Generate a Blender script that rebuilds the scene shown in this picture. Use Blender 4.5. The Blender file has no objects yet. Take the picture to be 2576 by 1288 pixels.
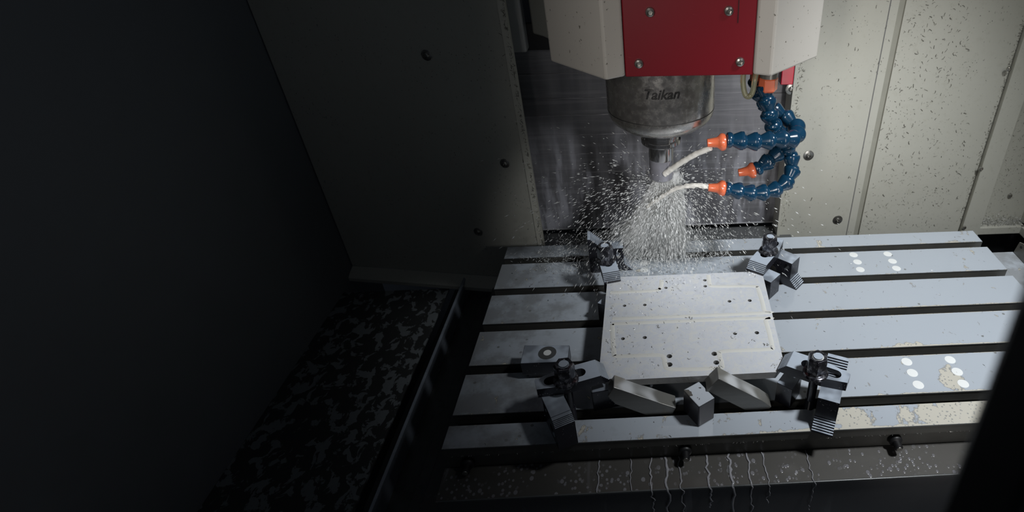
import bpy, bmesh, math, random
from mathutils import Vector, Matrix, Quaternion, noise
R = math.radians
C = bpy.context.scene.collection
random.seed(7)

# ---------------------------------------------------------------- camera
CAM = Vector((0.3026, -1.0271, 0.6856))
cd = bpy.data.cameras.new('camera'); cam = bpy.data.objects.new('camera', cd); C.objects.link(cam)
cam.location = CAM; cam.rotation_euler = (0.97138, 0.00608, -0.05439)
FP, CX, CY = 1456.56, 1699.5, 623.5
cd.sensor_width = 36; cd.lens = 36*FP/2576
cd.shift_x = (1288-CX)/2576; cd.shift_y = (CY-644)/2576
cd.clip_start = .005; cd.clip_end = 20
cd.dof.use_dof = True; cd.dof.focus_distance = .93; cd.dof.aperture_fstop = 6.3
bpy.context.scene.camera = cam
RM = cam.rotation_euler.to_matrix()
# ---------------------------------------------------------------- world, lights, exposure
sc = bpy.context.scene
sc.view_settings.view_transform = 'Standard'; sc.view_settings.look = 'None'
sc.view_settings.exposure = 0; sc.view_settings.gamma = 1; sc.view_settings.use_curve_mapping = False
try:
    sc.cycles.use_denoising = True; sc.cycles.caustics_reflective = False; sc.cycles.caustics_refractive = False
    sc.cycles.max_bounces = 8
except Exception: pass
w = bpy.data.worlds.new('world'); sc.world = w; w.use_nodes = True
w.node_tree.nodes['Background'].inputs[0].default_value = (.75, .85, 1, 1)
w.node_tree.nodes['Background'].inputs[1].default_value = .036

def area(name, loc, aim, size, sizey, power, col, spread=180):
    d = bpy.data.lights.new(name, 'AREA'); d.shape = 'RECTANGLE'; d.size = size; d.size_y = sizey
    d.energy = power; d.color = col; d.spread = R(spread)
    o = bpy.data.objects.new(name, d); C.objects.link(o); o.location = loc
    o.rotation_euler = (Vector(aim)-Vector(loc)).to_track_quat('-Z', 'Y').to_euler()
    return o
def spot(name, loc, aim, power, col, angle, blend, radius):
    d = bpy.data.lights.new(name, 'SPOT'); d.energy = power; d.color = col; d.spot_size = R(angle); d.spot_blend = blend
    d.shadow_soft_size = radius
    o = bpy.data.objects.new(name, d); C.objects.link(o); o.location = loc
    o.rotation_euler = (Vector(aim)-Vector(loc)).to_track_quat('-Z', 'Y').to_euler()
    return o
def strip_fill(name, loc, aim, sx, sy, power, col, spread):
    d = bpy.data.lights.new(name, 'AREA'); d.shape = 'RECTANGLE'; d.size = sx; d.size_y = sy; d.energy = power; d.color = col; d.spread = R(spread)
    o = bpy.data.objects.new(name, d); C.objects.link(o); o.location = loc
    o.rotation_euler = (Vector(aim)-Vector(loc)).to_track_quat('-Z', 'Y').to_euler()
    return o
spot('work_lamp', (1.02, -.62, 1.15), (.755, -.18, .03), 66, (.94, .97, 1), 65, 1, .07)
spot('wall_fill', (1.30, -.60, .75), (.98, .2, .30), 5.6, (1, .975, .88), 80, 1, .12)  # added fill spot, brightens the right wall
spot('splash_fill', (.62, -.88, .56), (.322, -.09, .13), 16, (.97, .98, 1), 27, 1, .03)  # added narrow fill spot, whitens the spray under the head
strip_fill('front_fill', (.10, -1.15, .70), (.45, -.15, .42), .10, .50, .34, (1, .95, .90), 45)  # added fill from front left for the head's left cheek
strip_fill('nose_fill', (.74, -.90, .25), (.66, -.1, .32), .05, .60, .20, (1, .97, .95), 50)  # added unseen strip fill, gives the steel nose highlights

# ---------------------------------------------------------------- helpers
def ray(u, v): return RM @ Vector(((u-CX)/FP, -(v-CY)/FP, -1))
def atz(u, v, z=0):
    d = ray(u, v); return CAM + d*((z-CAM.z)/d.z)
def aty(u, v, y):
    d = ray(u, v); return CAM + d*((y-CAM.y)/d.y)

def link(name, bm, mat, parent=None, smooth=False, bevel=0, mw=None, seg=2):
    me = bpy.data.meshes.new(name)
    bmesh.ops.recalc_face_normals(bm, faces=bm.faces[:])
    if bevel:
        es = [e for e in bm.edges if len(e.link_faces) == 2 and e.calc_face_angle(0) > .5]
        bmesh.ops.bevel(bm, geom=es, offset=bevel, segments=seg, affect='EDGES', profile=.5, clamp_overlap=True)
    bm.to_mesh(me); bm.free()
    for m in (mat if isinstance(mat, (list, tuple)) else [mat]): me.materials.append(m)
    if smooth:
        me.shade_smooth()
        try: me.set_sharp_from_angle(angle=R(38))
        except Exception: pass
    o = bpy.data.objects.new(name, me); C.objects.link(o)
    if parent is not None: o.parent = parent
    if mw is not None: o.matrix_local = mw
    return o
def tag(o, label=None, cat=None, group=None, kind=None):
    if label: o['label'] = label
    if cat: o['category'] = cat
    if group: o['group'] = group
    if kind: o['kind'] = kind
    return o
def thing(name, label, cat, loc=(0, 0, 0), rz=0, group=None):
    o = bpy.data.objects.new(name, None); C.objects.link(o); o.empty_display_size = .02
    o.location = loc; o.rotation_euler = (0, 0, rz)
    return tag(o, label, cat, group)
def BM(): return bmesh.new()
def box(bm, x0, x1, y0, y1, z0, z1, M=None, mi=0):
    vs = [bm.verts.new(Vector(p) if M is None else M @ Vector(p)) for p in
          [(x0,y0,z0),(x1,y0,z0),(x1,y1,z0),(x0,y1,z0),(x0,y0,z1),(x1,y0,z1),(x1,y1,z1),(x0,y1,z1)]]
    fs = []
    for q in [(0,3,2,1),(4,5,6,7),(0,1,5,4),(1,2,6,5),(2,3,7,6),(3,0,4,7)]:
        f = bm.faces.new([vs[i] for i in q]); f.material_index = mi; fs.append(f)
    return fs
def prism(bm, pts, vec, mi=0, mtop=None):
    """extrude polygon pts (list of Vector) by vec"""
    a = [bm.verts.new(Vector(p)) for p in pts]; b = [bm.verts.new(Vector(p)+Vector(vec)) for p in pts]
    n = len(pts); fs = [bm.faces.new(a[::-1]), bm.faces.new(b)]
    for i in range(n): fs.append(bm.faces.new((a[i], a[(i+1) % n], b[(i+1) % n], b[i])))
    for f in fs: f.material_index = mi
    return fs
def lathe(bm, prof, seg=32, M=None, cap=True, mi=0):
    """prof: list of (r, z)"""
    rings = []
    for r, z in prof:
        ring = []
        for k in range(seg):
            a = 2*math.pi*k/seg; p = Vector((r*math.cos(a), r*math.sin(a), z))
            ring.append(bm.verts.new(p if M is None else M @ p))
        rings.append(ring)
    for a, b in zip(rings, rings[1:]):
        for k in range(seg):
            bm.faces.new((a[k], a[(k+1) % seg], b[(k+1) % seg], b[k])).material_index = mi
    if cap:
        bm.faces.new(rings[0][::-1]).material_index = mi; bm.faces.new(rings[-1]).material_index = mi
def tube(bm, pts, rad, seg=12, jitter=0):
    n = len(pts); rings = []; up = Vector((0, 0, 1))
    for i, p in enumerate(pts):
        t = (pts[min(i+1, n-1)]-pts[max(i-1, 0)]).normalized()
        if i == 0: x = t.cross(up if abs(t.z) < .9 else Vector((1, 0, 0))).normalized()
        x = (x - t*x.dot(t)).normalized(); y = t.cross(x)
        r = rad[i] if isinstance(rad, (list, tuple)) else rad
        ring = []
        for k in range(seg):
            a = 2*math.pi*k/seg
            rr = r*(1+jitter*noise.noise(Vector((i*.35, k*1.1, 3.3+r))))
            ring.append(bm.verts.new(p+(x*math.cos(a)+y*math.sin(a))*rr))
        rings.append(ring)
    for a, b in zip(rings, rings[1:]):
        for k in range(seg): bm.faces.new((a[k], a[(k+1) % seg], b[(k+1) % seg], b[k]))
    bm.faces.new(rings[0][::-1]); bm.faces.new(rings[-1])
def catmull(P, n=12):
    P = [2*P[0]-P[1]]+list(P)+[2*P[-1]-P[-2]]; out = []
    for i in range(1, len(P)-2):
        for k in range(n):
            t = k/n; a, b, c, d = P[i-1:i+3]
            out.append(.5*((2*b)+(c-a)*t+(2*a-5*b+4*c-d)*t*t+(3*b-a-3*c+d)*t**3))
    out.append(P[-2].copy()); return out
def cut(o, cutters):
    """boolean difference; cutters: bmesh of closed solids"""
    me = bpy.data.meshes.new('cutter'); cutters.to_mesh(me); cutters.free()
    c = bpy.data.objects.new('cutter', me); C.objects.link(c)
    c.parent = o.parent; c.matrix_local = o.matrix_local.copy()
    m = o.modifiers.new('b', 'BOOLEAN'); m.object = c; m.operation = 'DIFFERENCE'; m.solver = 'EXACT'
    bpy.context.view_layer.update()
    dg = bpy.context.evaluated_depsgraph_get()
    nm = bpy.data.meshes.new_from_object(o.evaluated_get(dg))
    o.modifiers.clear(); old = o.data; o.data = nm; nm.name = old.name
    bpy.data.objects.remove(c); bpy.data.meshes.remove(me)
def mesh_obj(name, V, F, mat, kind=None, parent=None):
    me = bpy.data.meshes.new(name); me.from_pydata(V, [], F); me.materials.append(mat)
    o = bpy.data.objects.new(name, me); C.objects.link(o)
    if parent: o.parent = parent
    if kind: o['kind'] = kind
    return o

# ---------------------------------------------------------------- material helpers
class NT:
    def __init__(s, name):
        s.m = bpy.data.materials.new(name); s.m.use_nodes = True; s.t = s.m.node_tree
        s.b = s.t.nodes['Principled BSDF']
        s.co = s.t.nodes.new('ShaderNodeTexCoord').outputs['Object']
        s.sep = s.t.nodes.new('ShaderNodeSeparateXYZ'); s.t.links.new(s.co, s.sep.inputs[0])
    def put(s, sock, v):
        if isinstance(v, bpy.types.NodeSocket): s.t.links.new(v, sock)
        elif isinstance(v, tuple) and len(v) == 3 and sock.type == 'RGBA': sock.default_value = (*v, 1)
        else: sock.default_value = v
    def set(s, **k):
        names = dict(col='Base Color', rough='Roughness', metal='Metallic', spec='Specular IOR Level', coat='Coat Weight',
                     coatr='Coat Roughness', trans='Transmission Weight', alpha='Alpha', ior='IOR', normal='Normal', sss='Subsurface Weight')
        for a, v in k.items(): s.put(s.b.inputs[names[a]], v)
        return s
    def math(s, op, a, b=0, c=0, clamp=False):
        n = s.t.nodes.new('ShaderNodeMath'); n.operation = op; n.use_clamp = clamp
        for i, v in enumerate((a, b, c)): s.put(n.inputs[i], v)
        return n.outputs[0]
    def noise(s, scale, detail=3, rough=.5, vec=None, stretch=None, dist=0):
        v = vec or s.co
        if stretch:
            mp = s.t.nodes.new('ShaderNodeMapping'); s.t.links.new(v, mp.inputs[0]); mp.inputs['Scale'].default_value = stretch; v = mp.outputs[0]
        n = s.t.nodes.new('ShaderNodeTexNoise'); s.t.links.new(v, n.inputs['Vector'])
        n.inputs['Scale'].default_value = scale; n.inputs['Detail'].default_value = detail; n.inputs['Roughness'].default_value = rough
        n.inputs['Distortion'].default_value = dist
        return n.outputs['Fac']
    def voro(s, scale, stretch=None, feature='F1', rnd=1):
        v = s.co
        if stretch:
            mp = s.t.nodes.new('ShaderNodeMapping'); s.t.links.new(v, mp.inputs[0]); mp.inputs['Scale'].default_value = stretch; v = mp.outputs[0]
        n = s.t.nodes.new('ShaderNodeTexVoronoi'); s.t.links.new(v, n.inputs['Vector']); n.feature = feature
        n.inputs['Scale'].default_value = scale; n.inputs['Randomness'].default_value = rnd
        return n.outputs['Distance']
    def step(s, v, lo, hi, a=0., b=1.):
        n = s.t.nodes.new('ShaderNodeMapRange'); n.interpolation_type = 'SMOOTHSTEP'
        for i, x in enumerate((v, lo, hi, a, b)): s.put(n.inputs[i], x)
        return n.outputs[0]
    def mix(s, f, a, b):
        n = s.t.nodes.new('ShaderNodeMix'); n.data_type = 'RGBA'; s.put(n.inputs[0], f); s.put(n.inputs[6], a); s.put(n.inputs[7], b)
        return n.outputs[2]
    def mul(s, a, b): return s.math('MULTIPLY', a, b)
    def add(s, a, b): return s.math('ADD', a, b)
    def bump(s, h, strength=.3, dist=.001):
        n = s.t.nodes.new('ShaderNodeBump'); s.put(n.inputs['Strength'], strength); s.put(n.inputs['Distance'], dist); s.put(n.inputs['Height'], h)
        s.put(s.b.inputs['Normal'], n.outputs[0]); return s
    def nz(s):
        g = s.t.nodes.new('ShaderNodeNewGeometry'); q = s.t.nodes.new('ShaderNodeSeparateXYZ'); s.t.links.new(g.outputs['Normal'], q.inputs[0])
        return q.outputs[2]
    def ell(s, cx, cy, rx, ry, ax=(0, 1), amp=1.):
        """1 at centre falling to 0 at the ellipse border, negative outside"""
        X = s.math('DIVIDE', s.math('SUBTRACT', s.sep.outputs[ax[0]], cx), rx); Y = s.math('DIVIDE', s.math('SUBTRACT', s.sep.outputs[ax[1]], cy), ry)
        return s.mul(s.math('SUBTRACT', 1., s.math('SQRT', s.add(s.mul(X, X), s.mul(Y, Y)))), amp)

FILM = (.44, .49, .55)
def m_plain(name, col, rough=.5, metal=0, var=.12, scale=25, bump=0, **k):
    n = NT(name); f = n.noise(scale, 4)
    dk = tuple(c*(1-var) for c in col); lt = tuple(min(1, c*(1+var)) for c in col)
    n.set(col=n.mix(f, dk, lt), rough=n.step(f, .2, .8, max(.02, rough*.8), min(1, rough*1.2)), metal=metal, **k)
    if bump: n.bump(n.noise(scale*8, 2), bump)
    return n.m

def m_wall():
    n = NT('beige_enclosure_paint')
    base = n.mix(n.noise(4, 3), (.50, .495, .43), (.60, .595, .525))
    d1 = n.mul(n.step(n.voro(170, (1, 1, .6)), .16, .10), n.step(n.noise(14, 3), .52, .64))
    d2 = n.step(n.noise(230, 2, .6, None, (1, 1, .55)), .68, .74)
    grime = n.step(n.noise(60, 5, .7), .52, .8, 0, .35)
    c = n.mix(grime, base, (.36, .35, .27)); c = n.mix(n.math('MAXIMUM', d1, n.mul(d2, .6)), c, (.13, .13, .11))
    n.set(col=c, rough=.42); n.bump(n.noise(400, 2), .05); return n.m
def m_headpaint():
    n = NT('white_head_paint')
    d = n.mul(n.step(n.noise(170, 3, .6), .66, .72), n.step(n.sep.outputs[2], .52, .43))
    n.set(col=n.mix(d, n.mix(n.noise(6), (.44, .42, .385), (.50, .48, .44)), (.12, .11, .09)), rough=.35); return n.m
def m_red():
    n = NT('red_enamel')
    d = n.step(n.voro(60), .05, .035)
    s = n.step(n.noise(90, 3, .7, None, (.6, 1, 3)), .70, .76, 0, .45)
    c = n.mix(s, n.mix(n.noise(5), (.15, .004, .010), (.20, .006, .015)), (.30, .05, .05))
    n.set(col=c, rough=.42, spec=.3); n.bump(n.noise(30, 2), .05); return n.m
def m_cover():
    n = NT('grey_way_cover_steel')
    v = n.noise(9, 4, .6, None, (4, 1, .5)); h = n.noise(40, 3, .6, None, (.15, 1, 3))
    c = n.mix(v, (.15, .15, .165), (.27, .27, .29)); c = n.mix(n.step(h, .4, .8, 0, .5), c, (.40, .40, .42))
    wz = n.mul(n.step(n.sep.outputs[2], .38, .12), n.step(n.noise(26, 4, .6, None, (1.6, 1, .3)), .42, .66)); c = n.mix(n.mul(wz, .7), c, (.50, .51, .57))
    n.set(col=c, rough=n.step(v, .3, .7, .28, .5), metal=n.step(wz, 0, 1, .35, 0)); n.bump(v, .06); return n.m
def m_table():
    n = NT('coolant_filmed_table_top')
    x, y = n.sep.outputs[0], n.sep.outputs[1]
    film = n.mix(n.noise(3.5, 3), (.41, .45, .50), (.46, .505, .555))
    # scuffed, thinly wetted left end; light falloff also painted in as darker colour
    thin = n.step(n.add(n.noise(22, 4, .6), n.mul(x, -.9)), .30, .55)
    film = n.mix(n.mul(thin, .75), film, (.25, .26, .265))
    spots = n.step(n.voro(42), .13, .08); film = n.mix(n.mul(spots, n.step(n.noise(12), .5, .6)), film, (.22, .23, .23))
    # dry patches where the film has run off: front bars on the right and thin rims along the bar edges
    t = n.math('FRACT', n.math('DIVIDE', n.math('SUBTRACT', -.0426, y), .1))     # 0-.2 slot, .2-1 bar
    rim = n.math('MAXIMUM', n.step(t, .955, 1.0, 0, .55), n.step(t, .215, .20, 0, .42))
    rim = n.mul(rim, n.step(x, .50, .80, .25, 1.)); rim = n.mul(rim, n.step(y, -.15, -.30, .45, 1.))
    rim2 = n.mul(n.step(y, -.493, -.502, 0, .6), n.step(x, .36, .52, .2, 1))
    patch = n.math('MAXIMUM', n.math('MAXIMUM', n.ell(.585, -.482, .050, .030, amp=.9), n.ell(.80, -.485, .19, .040, amp=1.1)),
                   n.math('MAXIMUM', n.ell(.765, -.420, .022, .042, amp=.8), n.ell(.725, -.340, .045, .014, amp=.8)))
    f = n.add(n.math('MAXIMUM', n.math('MAXIMUM', rim, rim2), patch), n.mul(n.math('SUBTRACT', n.noise(34, 5, .62, None, (1.5, 1, 1), .4), .5), 1.6))
    dry = n.step(f, .26, .30); edge = n.mul(n.step(f, .21, .26), n.step(f, .33, .28))
    drops = n.step(n.voro(190), .30, .24)
    drycol = n.mix(n.mul(drops, .75), (.72, .69, .60), (.33, .34, .34))
    c = n.mix(dry, film, drycol); c = n.mix(n.mul(edge, .6), c, (.24, .23, .21))
    n.set(col=c, rough=n.step(dry, 0, 1, .10, .32), metal=n.mul(dry, .25), spec=.6)
    n.bump(n.add(f, n.mul(drops, n.mul(dry, .6))), .12, .0008); return n.m
def m_iron():
    n = NT('dark_cast_iron')
    f = n.noise(30, 4); n.set(col=n.mix(f, (.075, .075, .07), (.14, .137, .125)), rough=.35, metal=.3, spec=.5)
    n.bump(n.noise(200, 2), .1); return n.m
def m_black():
    n = NT('black_oxide_steel_wet')
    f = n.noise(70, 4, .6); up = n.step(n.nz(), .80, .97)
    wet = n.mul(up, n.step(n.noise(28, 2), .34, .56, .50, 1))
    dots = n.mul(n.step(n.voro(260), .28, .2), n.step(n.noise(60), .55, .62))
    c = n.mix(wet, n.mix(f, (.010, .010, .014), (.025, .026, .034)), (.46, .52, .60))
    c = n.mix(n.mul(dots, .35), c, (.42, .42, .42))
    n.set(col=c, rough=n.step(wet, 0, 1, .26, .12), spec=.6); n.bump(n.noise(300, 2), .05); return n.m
def m_silver():
    n = NT('ground_steel')
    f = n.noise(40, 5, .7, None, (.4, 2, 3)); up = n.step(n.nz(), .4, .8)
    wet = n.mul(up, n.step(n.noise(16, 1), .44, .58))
    c = n.mix(f, (.12, .117, .108), (.24, .235, .22)); c = n.mix(up, c, (.36, .355, .33)); c = n.mix(wet, c, (.60, .62, .64))  # upward faces lighter, sides darker: top light put into the colour
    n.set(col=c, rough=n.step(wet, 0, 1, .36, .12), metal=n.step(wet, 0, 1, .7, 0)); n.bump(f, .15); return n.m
def m_cube():
    n = NT('dark_steel_with_coolant_pool')
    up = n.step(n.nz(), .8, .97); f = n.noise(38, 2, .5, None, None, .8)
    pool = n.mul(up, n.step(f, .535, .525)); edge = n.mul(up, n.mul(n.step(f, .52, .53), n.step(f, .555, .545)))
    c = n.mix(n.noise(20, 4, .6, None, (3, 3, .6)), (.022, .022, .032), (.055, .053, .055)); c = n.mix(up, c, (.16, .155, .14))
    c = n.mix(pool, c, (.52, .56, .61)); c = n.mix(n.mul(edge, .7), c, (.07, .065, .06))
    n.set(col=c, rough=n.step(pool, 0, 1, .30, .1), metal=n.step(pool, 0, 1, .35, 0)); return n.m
def m_plate():
    n = NT('coolant_coated_plate')
    x, y = n.sep.outputs[0], n.sep.outputs[1]
    near = n.step(n.math('SUBTRACT', y, n.mul(x, .45)), -.40, -.27)    # churned corner under the spray
    g = n.noise(75, 5, .68, None, None, .8)
    c = n.mix(n.noise(6), (.57, .60, .65), (.62, .645, .69))
    c = n.mix(n.mul(near, n.step(g, .42, .66)), c, (.65, .66, .65)); c = n.mix(n.mul(near, n.step(g, .44, .30, 0, .4)), c, (.48, .48, .46))
    bub = n.mul(n.step(n.voro(150), .16, .10), n.step(n.noise(22), .56, .64)); c = n.mix(n.mul(bub, .5), c, (.32, .32, .31)); c = n.mix(n.step(n.nz(), .8, .5), c, n.mix(n.noise(60, 4), (.17, .17, .165), (.27, .27, .265)))
    n.set(col=c, rough=.16, spec=.5); n.bump(n.mul(g, n.add(near, .05)), .35, .0015); return n.m
def m_apron():
    n = NT('splashed_sheet_steel')
    base = n.mix(n.noise(12, 3), (.075, .072, .066), (.11, .105, .096))
    d = n.mul(n.step(n.voro(120, (1.2, 1, .8)), .34, .26), n.step(n.noise(16, 3), .44, .56))
    d2 = n.mul(n.step(n.voro(55, (1.2, 1, .6)), .22, .17), n.step(n.noise(9, 2), .45, .55))
    st = n.mul(n.step(n.noise(26, 3, .6, None, (1, .12, .12), .35), .60, .68), n.step(n.noise(5), .42, .6))
    m = n.math('MAXIMUM', n.math('MAXIMUM', d, d2), n.mul(st, .7))
    n.set(col=n.mix(n.mul(m, .5), base, (.28, .28, .31)), rough=n.step(m, 0, 1, .38, .12), metal=n.step(m, 0, 1, .3, 0)); n.bump(m, .3); return n.m
def m_base():
    n = NT('dark_painted_base')
    st = n.mul(n.step(n.noise(30, 3, .6, None, (1, 1, .10), .4), .60, .68), n.step(n.noise(6), .45, .6))
    n.set(col=n.mix(n.mul(st, .5), n.mix(n.noise(8), (.065, .065, .068), (.09, .09, .092)), (.24, .24, .26)), rough=.32); n.bump(st, .2); return n.m
def m_tray():
    n = NT('wet_chip_tray_sheet')
    f = n.noise(44, 4, .6, None, (1, .8, 1), .5); m = n.step(f, .52, .55)
    n.set(col=n.mix(m, (.045, .047, .047), (.20, .22, .23)), rough=n.step(m, 0, 1, .4, .12)); n.bump(m, .2); return n.m
def m_nose():
    n = NT('machined_nose_steel')
    f = n.noise(90, 5, .7); big = n.noise(10, 4, .6)
    stain = n.mul(n.step(big, .48, .62), n.step(f, .40, .55))
    c = n.mix(n.step(f, .3, .7), (.42, .40, .38), (.62, .60, .57)); c = n.mix(n.mul(stain, .4), c, (.20, .21, .13))
    n.set(col=c, rough=n.step(f, .3, .7, .17, .32), metal=.85); n.bump(n.mul(stain, f), .2, .0008); return n.m
def m_plastic(name, col, rough=.22):
    n = NT(name); d = n.mul(n.step(n.voro(160), .09, .06), .5)
    n.set(col=n.mix(d, n.mix(n.noise(30), tuple(c*.85 for c in col), tuple(c*1.1 for c in col)), (.6, .62, .62)), rough=rough, coat=.3, coatr=.1); return n.m
def m_liquid(name, col, alpha=1, sss=.0, rough=.15):
    n = NT(name); n.set(col=n.mix(n.noise(60), tuple(c*.9 for c in col), col), rough=rough, alpha=alpha); 
    return n.m
WALL, HEAD, RED, COVER, TABLE, IRON = m_wall(), m_headpaint(), m_red(), m_cover(), m_table(), m_iron()
BLACK, SILVER, CUBE, PLATE, APRON, BASE, TRAY, NOSE = m_black(), m_silver(), m_cube(), m_plate(), m_apron(), m_base(), m_tray(), m_nose()
BLUE = m_plastic('blue_hose_plastic', (.004, .036, .078)); ORANGE = m_plastic('orange_nozzle_plastic', (.72, .16, .07))
DARK = m_plain('dark_shade_panel', (.19, .205, .23), .8)  # dark tone that paints the unlit left side; also on floor and back
VOID = m_plain('black_rubber_and_hollows', (.006, .006, .007), .5)  # rubber parts, and flat black for holes and the dark hollow
JOINT = m_plain('dull_joint_filler', (.36, .355, .30), .6)
EDGE = m_plain('pale_plate_edge', (.50, .50, .52), .35, .2, .3, 12)  # paler lip along the lower edge of each cover plate
RUN = m_plain('thin_milky_run', (.30, .30, .32), .12, 0, .25, 60)
GREYP = m_plain('grey_bracket_paint', (.20, .20, .195), .5)
DIRTY = m_plain('grimy_channel_steel', (.11, .115, .115), .3, .2, .35, 30)
CHROME = m_plain('bright_steel', (.62, .61, .59), .18, 1, .2, 60)
SCREW = m_plain('screw_steel', (.42, .41, .38), .28, .9, .25, 200)
POLISH = m_plain('polished_tool_steel', (.50, .49, .49), .16, .95, .2, 50)
GROOVE = m_plain('coolant_in_groove', (.68, .68, .64), .14, 0, .04, 40)
MILK = m_plain('milky_coolant', (.84, .86, .85), .08, 0, .03, 40)
JET = m_liquid('coolant_stream', (.86, .84, .78))
def m_spray():
    n = NT('coolant_droplets'); n.set(col=(.92, .93, .92), rough=.3)
    tr = n.t.nodes.new('ShaderNodeBsdfTranslucent'); tr.inputs[0].default_value = (.92, .93, .92, 1)
    mx = n.t.nodes.new('ShaderNodeMixShader'); mx.inputs[0].default_value = .4
    out = n.t.nodes['Material Output']; n.t.links.new(n.b.outputs[0], mx.inputs[1]); n.t.links.new(tr.outputs[0], mx.inputs[2]); n.t.links.new(mx.outputs[0], out.inputs[0])
    return n.m
SPRAY = m_spray()
CHIP = m_plain('aluminium_swarf', (.42, .42, .40), .38, .6, .4, 300)
CHIPD = m_plain('dirty_swarf', (.16, .155, .13), .5, .3, .4, 300)
DOORM = m_plain('black_door_frame', (.006, .006, .008), .5)
REDP = m_plain('red_plastic', (.42, .01, .03), .3)
INK = m_plain('dark_etched_ink', (.02, .02, .02), .5)
def m_clear():
    n = NT('clear_yellowed_tube'); n.set(col=(.85, .83, .55), rough=.12, trans=.75, ior=1.35); return n.m
CLEAR = m_clear()
YELLOW = m_plain('yellow_residue', (.75, .65, .05), .4)
def m_mist():
    n = NT('coolant_mist'); f = n.noise(40, 4, .6, None, (1.6, 1.6, .22), .3)
    z = n.sep.outputs[2]
    a = n.mul(n.step(f, .30, .66, .1, .9), n.step(z, .0, .12, .0, 1.))
    n.set(col=(.93, .94, .94), rough=.6, alpha=a); return n.m
MIST = m_mist()

# ================================================================ SETTING
def screw(parent, p, n, r=.0052, washer=0, mat=SCREW):
    """button head screw with hex recess, standing on p along n"""
    M = Matrix.Translation(p) @ Vector(n).to_track_quat('Z', 'Y').to_matrix().to_4x4()
    bm = BM()
    if washer: lathe(bm, [(washer, 0), (washer, .0008), (washer*.93, .0012)], 24, M)
    lathe(bm, [(r, 0), (r, r*.25), (r*.85, r*.6), (r*.5, r*.78)], 20, M, cap=False)
    lathe(bm, [(r*.5, r*.78), (r*.47, r*.3)], 6, M, cap=False)
    lathe(bm, [(r*.55, r*.3), (r*.01, r*.29)], 6, M, cap=False)
    return link('screw', bm, mat, parent, smooth=True)

# left panel: vertical sheet turned slightly toward the camera
LA, LB = Vector((.0520, .1035)), Vector((-.452, .1956))
dl = (LB-LA).normalized(); nl = Vector((dl.y, -dl.x));
if nl.y > 0: nl = -nl
bm = BM()
prism(bm, [Vector((LA.x, LA.y, -.17)), Vector((LB.x, LB.y, -.17)), Vector((LB.x-nl.x*.006, LB.y-nl.y*.006, -.17)), Vector((LA.x-nl.x*.006, LA.y-nl.y*.006, -.17))], (0, 0, 1.25))
wl = link('wall_left', bm, WALL, None, bevel=.0008); wl['kind'] = 'structure'
def on_left(u, v):
    d = ray(u, v); n3 = Vector((nl.x, nl.y, 0)); return CAM + d*((Vector((LA.x, LA.y, 0))-CAM).dot(n3)/d.dot(n3))
for (u, v) in [(1270, 411), (1203, 583), (1073, 139)]:
    screw(wl, on_left(u, v), (nl.x, nl.y, 0), .006, .0105)
# folded return on the panel's free edge
bm = BM(); box(bm, 0, .013, 0, .018, -.17, 1.08, Matrix.Translation((LA.x-.013, LA.y, 0)))
link('edge_fold', bm, WALL, wl)
# bottom flange (skirting) of the left panel
bm = BM()
a = Vector((LA.x, LA.y, -.17)); b = Vector((LB.x, LB.y, -.17)); o3 = Vector((nl.x, nl.y, 0))
prism(bm, [a, a+o3*.030+Vector((0, 0, -.016)), a+o3*.030+Vector((0, 0, -.026)), a+Vector((0, 0, -.010))], b-a)
bl = link('baseboard_left', bm, WALL, None, bevel=.0008); bl['kind'] = 'structure'
for (u, v) in [(1118, 695), (1238, 703)]:
    screw(bl, atz(u, v, -.179), (nl.x*.47, nl.y*.47, .88), .0055)
# added side wall, far left: its dark colour stands in for fading light
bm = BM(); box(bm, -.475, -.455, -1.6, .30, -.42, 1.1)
ws = link('wall_side_added', bm, DARK); ws['kind'] = 'structure'
# right wall: flat panels in the plane y = .20 with a recessed joint between
YR = .20
def xr(u, v): return aty(u, v, YR).x
xe = .6235; j0 = (xr(2229, 100)+xr(2160, 590))/2; j1 = (xr(2243, 100)+xr(2172, 590))/2
s0 = (xr(2536, 130)+xr(2428, 560))/2; s1 = (xr(2462, 560)*1.0)
bm = BM(); box(bm, xe, j0, YR, YR+.004, -.30, 1.1)
wr = link('wall_right', bm, WALL, bevel=.0008); wr['kind'] = 'structure'
bm = BM(); box(bm, xe-.001, xe+.006, YR-.006, YR+.048, -.30, 1.1); link('edge_fold', bm, WALL, wr)
bm = BM(); box(bm, j0, j1, YR+.0015, YR+.010, -.30, 1.1); link('recessed_joint', bm, JOINT, wr)
bm = BM(); box(bm, j0-.020, j0-.018, YR-.0008, YR, -.30, 1.1); link('seam', bm, GREYP, wr)
bm = BM(); box(bm, j1, s0, YR-.003, YR+.004, -.30, 1.1); link('panel', bm, WALL, wr, bevel=.0008)
bm = BM(); box(bm, s0+.002, s1, YR-.014, YR+.006, -.30, 1.1); st = link('cover_strip', bm, WALL, wr, bevel=.0015)
for (u, v) in [(2034, 391), (2107, 553), (1990, 224)]:
    screw(wr, aty(u, v, YR), (0, -1, 0), .0062, .0125)
for (u, v) in [(2537, 173), (2467, 424), (2425, 572)]:
    screw(st, aty(u, v, YR-.014), (0, -1, 0), .0055)
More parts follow.
